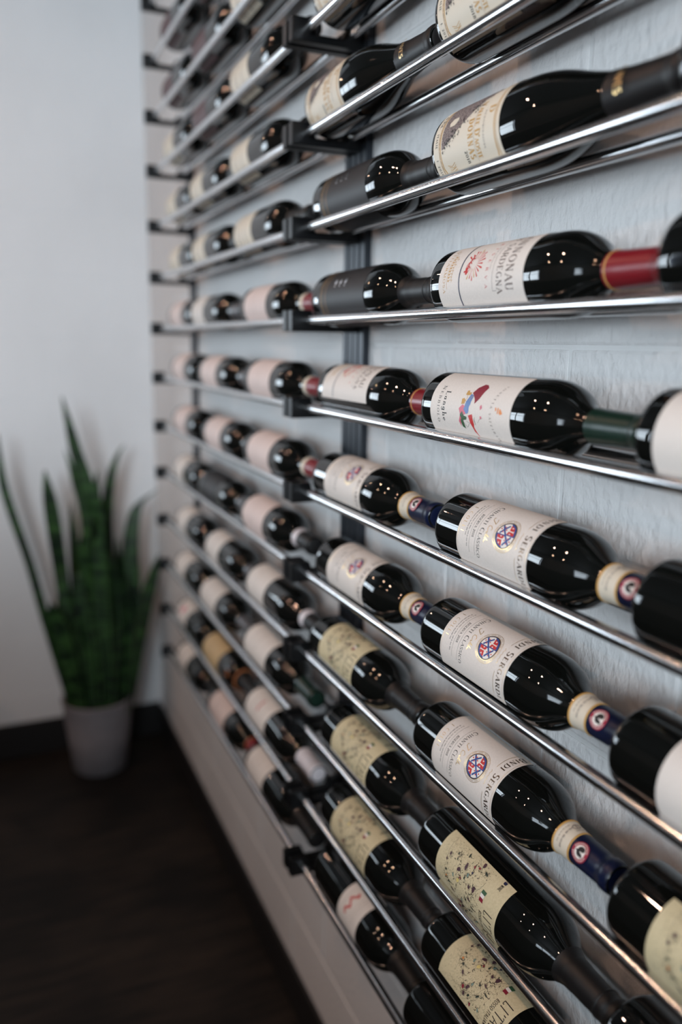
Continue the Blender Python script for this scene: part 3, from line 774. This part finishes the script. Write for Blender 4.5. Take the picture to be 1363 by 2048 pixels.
def plain(paper, v0, v1, half, marks):
    def f(R=RB):
        hw = half * DEG * R
        lab = Print(R); lab.patch(-hw, hw, v0, v1, .0003, 40, 2)
        pr = []; L = v1 - v0
        if 'red' in marks:
            p = Print(R)
            for k in range(3): p.poly([(-.014 + .0035 * i, v0 + L * .5 + .003 * math.sin(i * 2 + k) + k * .002) for i in range(9)], .0016)
            pr.append(('red_script', p, M_RED))
        if 'patch' in marks:
            p = Print(R); p.ellipse(0, v0 + L * .45, .012, .012, .0005); pr.append(('red_emblem', p, M_PINKI))
        if 'stripes' in marks:
            p = Print(R)
            for f_ in (.22, .34, .62): p.line((-hw + .002, v0 + L * f_), (hw - .002, v0 + L * f_), .0022)
            pr.append(('brown_stripes', p, M_BROWN if 'dark' in marks else M_TAUPE))
        if 'grey' in marks:
            p = Print(R); fine(p, -.018, .018, v0 + L * .3, .003, seed=3); fine(p, -.02, .02, v0 + L * .5, .004, seed=7); fine(p, -.014, .014, v0 + L * .75, .0025, seed=5)
            pr.append(('grey_print', p, M_GREY))
        if 'orange' in marks:
            p = Print(R); p.blob([(-.006, v0 + L * .35), (-.010, v0 + L * .5), (-.004, v0 + L * .75), (.002, v0 + L * .6), (.000, v0 + L * .4)], .0005, 2)
            p.blob([(.004, v0 + L * .3), (.010, v0 + L * .42), (.006, v0 + L * .6), (.003, v0 + L * .45)], .0005, 2)
            pr.append(('orange_mark', p, M_OCHRE))
        return label_dict(lab, pr, paper)
    return f
STYLES['white'] = plain(M_PAPER, .018, .118, 68, ('grey',))
STYLES['whitelong'] = plain(M_PAPER, .018, .145, 68, ('grey',))
STYLES['pink'] = plain(M_PINK, .030, .150, 70, ('grey',))
STYLES['beige'] = plain(M_BEIGE, .012, .112, 72, ('stripes',))
STYLES['tan'] = plain(M_TAN, .014, .140, 66, ('grey',))
STYLES['redmark'] = plain(M_PAPER, .014, .130, 68, ('red', 'grey'))
STYLES['patch'] = plain(M_PAPER, .014, .110, 66, ('patch',))
STYLES['charcoal'] = plain(M_CHAR, .030, .160, 80, ('grey',))
STYLES['dusk'] = plain(M_DUSK, .016, .120, 75, ('stripes', 'dark'))
STYLES['orange'] = plain(M_PAPER, .022, .150, 68, ('orange',))
STYLES['far_white'] = plain(M_PAPER, .056, .160, 68, ('grey',))
STYLES['faded'] = plain(M_PAPER, .056, .170, 75, ('grey',))

# ---- capsules: list of (name, mesh) with sub-parts
CAPS = {}
def cap(kind, spec):
    key = (kind, spec)
    if key in CAPS: return CAPS[key]
    parts = []
    if spec == 'seal':
        parts.append(('capsule', sleeve('capsule', kind, .261, .3135, M_CAPNAVY, cap=True), [
            ('paper_seal', sleeve('paper_seal', kind, .2425, .2625, M_CREAM, off=.0008)),
            ('gold_edge', sleeve('gold_edge', kind, .2415, .2432, M_OCHRE, off=.0010, rings=2)),
            ('gold_edge', sleeve('gold_edge', kind, .2612, .2630, M_OCHRE, off=.0010, rings=2)),
        ]))
        R = .0152; ring, wh, ro, tk = Print(R), Print(R), Print(R), Print(R)
        cx, cy = .001, .2755
        ring.ellipse(cx, cy, .0096, .0096, .0006, 30, 6); wh.ellipse(cx, cy, .0062, .0062, .0008, 24, 4)
        rooster(ro, cx, cy, .0056, .0010)
        for i in range(30):
            if i in (7, 8, 22, 23): continue
            a = 2 * PI * i / 30; tk.line((cx + .0070 * math.cos(a), cy + .0070 * math.sin(a)), (cx + .0086 * math.cos(a), cy + .0086 * math.sin(a)), .0006, .0008)
        st = Print(.0160); fine(st, -.012, .010, .2465, .0016, .0006, 4); fine(st, -.012, .010, .2510, .0022, .0006, 6)
        st.ring(-.0165, .2520, .0040, .0030, .0009, .0006); st.line((-.021, .2575), (-.012, .2575), .0006, .0006); st.line((-.0165, .249), (-.0165, .255), .001, .0006)
        parts[0][2].extend([('round_seal', ring.mesh('round_seal', M_RED if False else M_PINKR)), ('seal_centre', wh.mesh('seal_centre', M_WHITE)), ('rooster', ro.mesh('rooster', M_INK)),
                            ('seal_lettering', tk.mesh('seal_lettering', M_WHITE)), ('seal_print', st.mesh('seal_print', M_GREY))])
    elif spec == 'red':
        parts.append(('capsule', sleeve('capsule', kind, .246, .3135, M_CAPRED, cap=True), [('gold_edge', sleeve('gold_edge', kind, .2485, .2500, M_OCHRE, off=.0008, rings=2))]))
    elif spec == 'redcream':
        parts.append(('capsule', sleeve('capsule', kind, .262, .3135, M_CAPRED, cap=True), [('cream_band', sleeve('cream_band', kind, .250, .2625, M_CREAM, off=.0006))]))
    elif spec == 'green':
        parts.append(('capsule', sleeve('capsule', kind, .248, .3135, M_CAPGRN, cap=True), []))
    elif spec == 'pale':
        parts.append(('capsule', sleeve('capsule', kind, .245, .3135, M_CAPPALE, cap=True), []))
    elif spec == 'grey':
        parts.append(('capsule', sleeve('capsule', kind, .245, .3135, M_CAPGREY, cap=True), []))
    elif spec == 'blackgrey':
        parts.append(('capsule', sleeve('capsule', kind, .262, .3135, M_CAPBLK, cap=True), [('grey_band', sleeve('grey_band', kind, .245, .2625, M_CAPPALE, off=.0006))]))
    elif spec == 'blackgold':
        sub = []
        p = Print(.0195 if kind == 'burg' else .0165)
        text(p, 'CAVES', 0, .2500, .0085, .022, thick=.17, thin=.07)
        sub.append(('gold_lettering', p.mesh('gold_lettering', M_GOLD)))
        parts.append(('capsule', sleeve('capsule', kind, .236, .3135, M_CAPBLK, cap=True), sub))
    else:
        parts.append(('capsule', sleeve('capsule', kind, .236, .3135, M_CAPBLK, cap=True, wrinkle=.00015), [('crimp_ring', sleeve('crimp_ring', kind, .288, .2905, M_CAPBLK, off=.0011, rings=2))]))
    CAPS[key] = parts
    return parts
M_PINKR = mat('ink_rose_red', srgb(158, 34, 60), 0.5)

LAB = {}
def label_meshes(st):
    if st in LAB: return LAB[st]
    d = STYLES[st]()
    lm = d['label'][0].mesh('label', d['label'][1])
    for p in lm.polygons: p.use_smooth = True
    LAB[st] = (lm, [(n, p.mesh(n, m)) for n, p, m in d['prints'] if p.f])
    return LAB[st]

GROUP_NEAR = 'wine bottles lying on the near wall rack'
GROUP_FAR = 'wine bottles lying on the far wall rack'
def bottle(row, y, kind, st, capspec, theta, label, group, cord=False):
    r = .038 if kind == 'bord' else .041
    h = math.sqrt((r + ROD_R) ** 2 - (XR / 2) ** 2)
    root = empty('wine_bottle', (XR / 2, y, ROWS[row] + h))
    root.rotation_euler = (0, math.radians(theta), 0)
    tag(root, label, 'wine bottle', group)
    link('bottle_glass', GL[kind], root)
    if st:
        lm, prints = label_meshes(st)
        lo = link('label', lm, root)
        for n, me in prints:
            po = link(n, me, lo)
            if n.startswith(('painted', 'crest')) or n.endswith(('_print', 'stripes')): po['kind'] = 'stuff'
    for n, me, subs in cap(kind, capspec):
        c = link(n, me, root)
        for sn, sm in subs: link(sn, sm, c)
    if cord:
        vs = []
        me = sleeve('cord', kind, .228, .231, M_CORD, off=.0014, rings=2); link('cord', me, root)
        p = Print(.036); p.poly([(-.004, .20), (-.002, .215), (.004, .225)], .0035, .001); p.poly([(.006, .198), (.004, .212), (.004, .225)], .0035, .001)
        link('cord', p.mesh('cord', M_CORD), root)
    return root

# near rack: (row, base y, shape, label style, capsule, turn, label text)
NEAR = [
 (0, 1.137, 'burg', 'valley', 'blackgold', 16, 'beige gold-framed label bottle at the very top of the near rack, above the bracket'),
 (1, 1.163, 'burg', 'valley', 'blackgold', 16, 'sloping-shouldered bottle with beige label and gold letters on black capsule, beside the post'),
 (1, 0.799, 'burg', 'valley', 'blackgold', 16, 'beige gold-framed label bottle cut off by the top edge of the photo'),
 (2, 1.139, 'bord', 'black', 'black', 32, 'black-labelled bottle beside the post, upper one of the two'),
 (2, 0.797, 'burg', 'valley', 'blackgold', 16, 'large sloping-shouldered bottle with beige label dated 2018, neck running off to the right'),
 (2, 0.466, 'bord', None, 'black', 0, 'dark bottle base at the right photo edge beyond the beige 2018 bottle neck'),
 (3, 1.139, 'bord', 'black', 'black', 30, 'black-labelled bottle beside the post, lower one of the two'),
 (3, 0.796, 'bord', 'sunburst', 'red', 22, 'bottle with white Cannonau label, red sunburst and bright red capsule'),
 (3, 0.470, 'bord', None, 'black', 0, 'dark bottle base touching the bright red capsule at the right photo edge'),
 (4, 1.115, 'bord', 'sunburst', 'red', 58, 'smaller-looking bottle with white label and faint red sunburst turned upward, beside the post'),
 (4, 0.806, 'bord', 'painting', 'green', 10, 'bottle with white Nebbiolo label, colourful painted figure and dark green capsule'),
 (4, 0.477, 'bord', 'orange', 'green', 16, 'bottle with white label and orange mark at the right photo edge'),
 (5, 1.130, 'bord', 'crest', 'seal', 42, 'crest-labelled bottle with navy rooster capsule beside the post, upper one of the two'),
 (5, 0.766, 'bord', 'crest', 'seal', 31, 'large crest-labelled bottle, topmost of the three big ones, navy rooster capsule'),
 (5, 0.465, 'bord', None, 'black', 0, 'dark bottle behind the topmost big rooster capsule at the right photo edge'),
 (6, 1.117, 'bord', 'crest', 'seal', 42, 'crest-labelled bottle with navy rooster capsule beside the post, lower one of the two'),
 (6, 0.790, 'bord', 'crest', 'seal', 41, 'large crest-labelled bottle, middle of the three big ones, navy rooster capsule'),
 (6, 0.476, 'bord', 'faded', 'black', 20, 'dark bottle with plain pale label at right edge, after the middle big crest bottle'),
 (7, 1.143, 'bord', 'map', 'black', 46, 'cream map-labelled bottle beside the post, topmost of the three in that column'),
 (7, 0.799, 'bord', 'crest', 'seal', 37, 'large crest-labelled bottle, lowest of the three, whole navy rooster capsule visible'),
 (7, 0.463, 'bord', 'map', 'black', 10, 'cream map-labelled bottle cut off by the right photo edge'),
 (8, 1.090, 'bord', 'map', 'black', 48, 'cream map-labelled bottle beside the post, middle of the three in that column'),
 (8, 0.778, 'bord', 'map', 'black', 10, 'large cream map-labelled bottle just below the lowest big crest bottle, small red wine print'),
 (8, 0.458, 'bord', None, 'black', 0, 'dark bottle cut off at the bottom right corner of the photo'),
 (9, 1.087, 'bord', 'map', 'black', 40, 'cream map-labelled bottle beside the post, lowest of the three in that column'),
 (9, 0.762, 'bord', 'map', 'black', 66, 'cream map-labelled bottle with tall thin lettering cut by the bottom photo edge'),
 (10, 1.114, 'bord', 'script', 'black', 44, 'bottle with short pale label and red script, on the lowest rail of the near rack'),
 (10, 0.801, 'bord', None, 'black', 0, 'dark bottle at the bottom photo edge on the lowest rail, after the red-script one'),
]
for row, y, kind, st, cp, th, lb in NEAR:
    bottle(row, y, kind, st, cp, th, lb, GROUP_NEAR)

ORD = {10: 'lowest rail', 9: 'second rail from the bottom', 8: 'third rail from the bottom', 7: 'fourth rail from the bottom', 6: 'fifth rail from the bottom', 5: 'sixth rail from the bottom',
       4: 'seventh rail from the bottom', 3: 'eighth rail from the bottom', 2: 'ninth rail from the bottom', 1: 'tenth rail from the bottom', 0: 'eleventh rail from the bottom',
       -1: 'twelfth rail from the bottom', -2: 'thirteenth rail from the bottom', -3: 'top rail'}
POS = ['far-left', 'middle', 'right-hand']
FAR = {
 10: [(2.14, 'white', 'black', 25, 'white-labelled'), (1.81, 'pink', 'red', 25, 'pinkish-labelled'), (1.50, 'white', 'black', 38, 'white-labelled')],
 9: [(2.123, 'patch', 'black', 40, 'red-marked'), (1.842, 'tan', 'black', 25, 'tan-labelled, orange-corded'), (1.497, 'redmark', 'pale', 48, 'red-script, pale-capsuled')],
 8: [(2.13, 'white', 'black', 35, 'white-labelled'), (1.86, 'whitelong', 'grey', 35, 'white-labelled'), (1.506, 'whitelong', 'green', 48, 'white-labelled, green-capsuled')],
 7: [(2.103, 'white', 'grey', 30, 'white-labelled'), (1.80, 'white', 'grey', 30, 'white-labelled'), (1.484, 'white', 'blackgrey', 36, 'white-labelled, grey-banded')],
 6: [(2.117, 'white', 'grey', 20, 'white-labelled'), (1.848, 'charcoal', 'grey', 20, 'charcoal-labelled'), (1.52, 'pink', 'blackgrey', 28, 'pale-labelled, grey-banded')],
 5: [(2.113, 'pink', 'grey', 20, 'pinkish-labelled'), (1.80, 'pink', 'grey', 20, 'pinkish-labelled'), (1.485, 'pink', 'redcream', 26, 'pinkish-labelled, red-capsuled')],
 4: [(2.114, 'pink', 'grey', 15, 'pinkish-labelled'), (1.825, 'pink', 'grey', 15, 'pinkish-labelled'), (1.478, 'pink', 'redcream', 18, 'pinkish-labelled, red-capsuled')],
 3: [(2.127, 'pink', 'black', 12, 'pinkish-labelled'), (1.884, 'white', 'grey', 12, 'white-labelled'), (1.495, 'pink', 'redcream', 12, 'pinkish-labelled, red-capsuled')],
 2: [(2.10, 'beige', 'black', 5, 'beige-labelled'), (1.861, 'beige', 'black', 5, 'beige-labelled'), (1.535, 'beige', 'black', 5, 'beige-labelled')],
 1: [(2.121, 'beige', 'black', 0, 'beige-labelled'), (1.868, 'beige', 'black', 0, 'beige-labelled'), (1.552, 'beige', 'black', 0, 'beige-labelled')],
 0: [(2.131, 'beige', 'black', 0, 'beige-labelled'), (1.836, 'dusk', 'black', 0, 'dull red-labelled'), (1.546, 'beige', 'black', 0, 'beige-labelled')],
 -1: [(2.13, 'dusk', 'black', 0, 'dull red-labelled'), (1.83, 'dusk', 'black', 0, 'dull red-labelled'), (1.54, 'beige', 'black', 0, 'beige-labelled')],
 -2: [(2.13, 'dusk', 'black', 0, 'dull red-labelled'), (1.83, 'dusk', 'black', 0, 'dull red-labelled')],
 -3: [(2.13, 'dusk', 'black', 0, 'dull red-labelled'), (1.83, 'dusk', 'black', 0, 'dull red-labelled')],
}
for row, lst in FAR.items():
    for i, (y, st, cp, th, word) in enumerate(lst):
        bottle(row, y, 'bord', st, cp, th, '%s bottle, %s on the far rack, %s' % (word, POS[i], ORD[row]), GROUP_FAR, cord=(row == 9 and i == 1))

# ------------------------------------------------------------------ snake plant in its pot
M_POT = noise_mat('grey_glazed_pot', srgb(132, 128, 132), srgb(140, 136, 140), 20, rough=0.6, world=False)
M_SOIL = noise_mat('soil', srgb(24, 18, 14), srgb(44, 34, 26), 60, rough=0.95, bump=.8, bscale=90, world=False)
def leaf_mat():
    m = mat('snake_plant_leaf', srgb(30, 62, 30), 0.42)
    nt = m.node_tree; N = nt.nodes; L = nt.links; b = N['Principled BSDF']
    tc = N.new('ShaderNodeTexCoord')
    mp = N.new('ShaderNodeMapping'); mp.inputs['Scale'].default_value = (1, 1, 3.2); L.new(tc.outputs['Object'], mp.inputs['Vector'])
    n = N.new('ShaderNodeTexNoise'); n.inputs['Scale'].default_value = 16; n.inputs['Detail'].default_value = 5; n.inputs['Distortion'].default_value = .8
    L.new(mp.outputs[0], n.inputs['Vector'])
    r = N.new('ShaderNodeValToRGB'); r.color_ramp.elements[0].position = .42; r.color_ramp.elements[0].color = srgb(12, 32, 16)
    r.color_ramp.elements[1].position = .62; r.color_ramp.elements[1].color = srgb(50, 84, 40)
    L.new(n.outputs['Fac'], r.inputs['Fac']); L.new(r.outputs['Color'], b.inputs['Base Color'])
    return m
M_LEAF = leaf_mat()
PX, PY = -0.155, 2.715
plant = empty('snake_plant', (PX, PY, 0)); tag(plant, 'tall snake plant with upright green blades in a plain grey pot on the floor', 'potted plant')
def pot_lathe():
    pr = [(0, 0), (.082, 0), (.088, .004), (.104, .14), (.116, .252), (.118, .256), (.114, .258), (.110, .252), (.106, .225), (.104, .222)]
    seg = 48; vs, fs = [], []
    for r, z in pr:
        for i in range(seg): vs.append((r * math.cos(2 * PI * i / seg), r * math.sin(2 * PI * i / seg), z))
    for j in range(len(pr) - 1):
        for i in range(seg):
            k = (i + 1) % seg; fs.append((j * seg + i, j * seg + k, (j + 1) * seg + k, (j + 1) * seg + i))
    return mesh_from('pot', vs, fs, M_POT, True)
link('pot', pot_lathe(), plant)
vs = [(0, 0, .232)]; fs = []
for k in range(1, 5):
    for i in range(32):
        r = .106 * k / 4; vs.append((r * math.cos(2 * PI * i / 32), r * math.sin(2 * PI * i / 32), .232 + random.uniform(-.004, .004) * (k < 4)))
for i in range(32):
    fs.append((0, 1 + i, 1 + (i + 1) % 32))
    for k in range(3): fs.append((1 + k * 32 + i, 1 + (k + 1) * 32 + i, 1 + (k + 1) * 32 + (i + 1) % 32, 1 + k * 32 + (i + 1) % 32))
link('soil', mesh_from('soil', vs, fs, M_SOIL, True), plant)
LEAVES = [
(2.7, [(-0.141, 0.209, 0.048), (-0.141, 0.599, 0.057), (-0.152, 0.937, 0.048), (-0.187, 1.1, 0.038), (-0.205, 1.195, 0.022), (-0.221, 1.27, 0.003)]),
(2.66, [(-0.221, 0.24, 0.053), (-0.246, 0.623, 0.059), (-0.262, 0.823, 0.059), (-0.273, 0.952, 0.047), (-0.283, 1.043, 0.005)]),
(2.72, [(-0.229, 0.215, 0.038), (-0.3, 0.526, 0.032), (-0.341, 0.733, 0.029), (-0.383, 0.9, 0.029), (-0.405, 1.012, 0.026), (-0.41, 1.152, 0.005)]),
(2.69, [(-0.151, 0.215, 0.07), (-0.139, 0.602, 0.079), (-0.135, 0.855, 0.066), (-0.136, 0.938, 0.041), (-0.127, 1.035, 0.005)]),
(2.73, [(-0.1, 0.188, 0.048), (-0.1, 0.673, 0.051), (-0.096, 0.861, 0.045), (-0.077, 0.993, 0.035), (-0.053, 1.067, 0.019), (-0.027, 1.107, 0.003)]),
(2.7, [(-0.067, 0.196, 0.048), (-0.029, 0.587, 0.057), (-0.026, 0.76, 0.054), (-0.008, 0.877, 0.041), (0.017, 0.918, 0.024), (0.075, 0.956, 0.003)]),
(2.68, [(-0.066, 0.204, 0.044), (0.001, 0.536, 0.053), (0.035, 0.664, 0.041), (0.059, 0.748, 0.005)]),
(2.75, [(-0.197, 0.197, 0.045), (-0.199, 0.591, 0.045), (-0.199, 0.797, 0.032), (-0.202, 0.923, 0.003)]),
(2.79, [(-0.146, 0.17, 0.033), (-0.152, 0.784, 0.036), (-0.183, 0.99, 0.03), (-0.21, 1.09, 0.003)]),
(2.64, [(-0.216, 0.242, 0.053), (-0.269, 0.533, 0.062), (-0.292, 0.635, 0.005)]),
(2.645, [(-0.203, 0.234, 0.053), (-0.243, 0.582, 0.059), (-0.247, 0.715, 0.005)]),
(2.64, [(-0.183, 0.233, 0.056), (-0.2, 0.546, 0.065), (-0.202, 0.713, 0.005)]),
(2.635, [(-0.135, 0.225, 0.059), (-0.137, 0.555, 0.068), (-0.135, 0.788, 0.046), (-0.124, 0.885, 0.005)]),
(2.645, [(-0.112, 0.214, 0.053), (-0.094, 0.53, 0.059), (-0.091, 0.757, 0.005)]),
(2.65, [(-0.092, 0.207, 0.053), (-0.061, 0.505, 0.059), (-0.057, 0.693, 0.005)]),
(2.68, [(-0.070, 0.204, 0.047), (-0.023, 0.44, 0.05), (-0.004, 0.596, 0.005)]),
(2.63, [(-0.165, 0.231, 0.050), (-0.175, 0.465, 0.064), (-0.178, 0.633, 0.005)]),
(2.63, [(-0.135, 0.224, 0.050), (-0.117, 0.457, 0.061), (-0.105, 0.608, 0.005)]),
(2.66, [(-0.185, 0.234, 0.053), (-0.172, 0.615, 0.059), (-0.176, 0.799, 0.047), (-0.159, 0.896, 0.005)]),
(2.74, [(-0.078, 0.18, 0.048), (-0.062, 0.578, 0.055), (-0.061, 0.788, 0.005)]),
]
for li, (Y, pts) in enumerate(LEAVES):
    P3 = [pts[0]] + pts + [pts[-1]]; rows_ = []
    for i in range(1, len(P3) - 2):
        K_ = 6
        for s in range(K_ + (1 if i == len(P3) - 3 else 0)):
            t = s / K_; q = []
            for d in range(3):
                a, b, c, e = P3[i - 1][d], P3[i][d], P3[i + 1][d], P3[i + 2][d]
                q.append(0.5 * (2 * b + (c - a) * t + (2 * a - 5 * b + 4 * c - e) * t * t + (3 * b - a - 3 * c + e) * t ** 3))
            rows_.append(q)
    yaw = random.Random(li).uniform(-.5, .5) - .35; vs, fs = [], []
    for j, (x, z, wd) in enumerate(rows_):
        tt = j / (len(rows_) - 1); ya = yaw + .5 * (tt - .5) * (1 if li % 2 else -1); wd = max(wd, .002)
        k = 0.12 * wd; base_y = min(Y, 2.86) + .02 * tt * (1 if li % 3 else -1)
        for (a, dpt) in ((-.5, 0), (-.25, k), (0, k * 1.35), (.25, k), (.5, 0)):
            vs.append((x + a * wd * math.cos(ya) - PX, base_y + a * wd * math.sin(ya) + dpt - PY, z))
        for (a, dpt) in ((.25, k + .002), (0, k * 1.35 + .0028), (-.25, k + .002)):
            vs.append((x + a * wd * math.cos(ya) - PX, base_y + a * wd * math.sin(ya) + dpt - PY, z))
    for j in range(len(rows_) - 1):
        for c in range(8): fs.append((j * 8 + c, j * 8 + (c + 1) % 8, (j + 1) * 8 + (c + 1) % 8, (j + 1) * 8 + c))
    n_ = len(vs); fs.append(tuple(range(n_ - 8, n_)))
    link('leaf', mesh_from('leaf', vs, fs, M_LEAF, True), plant)
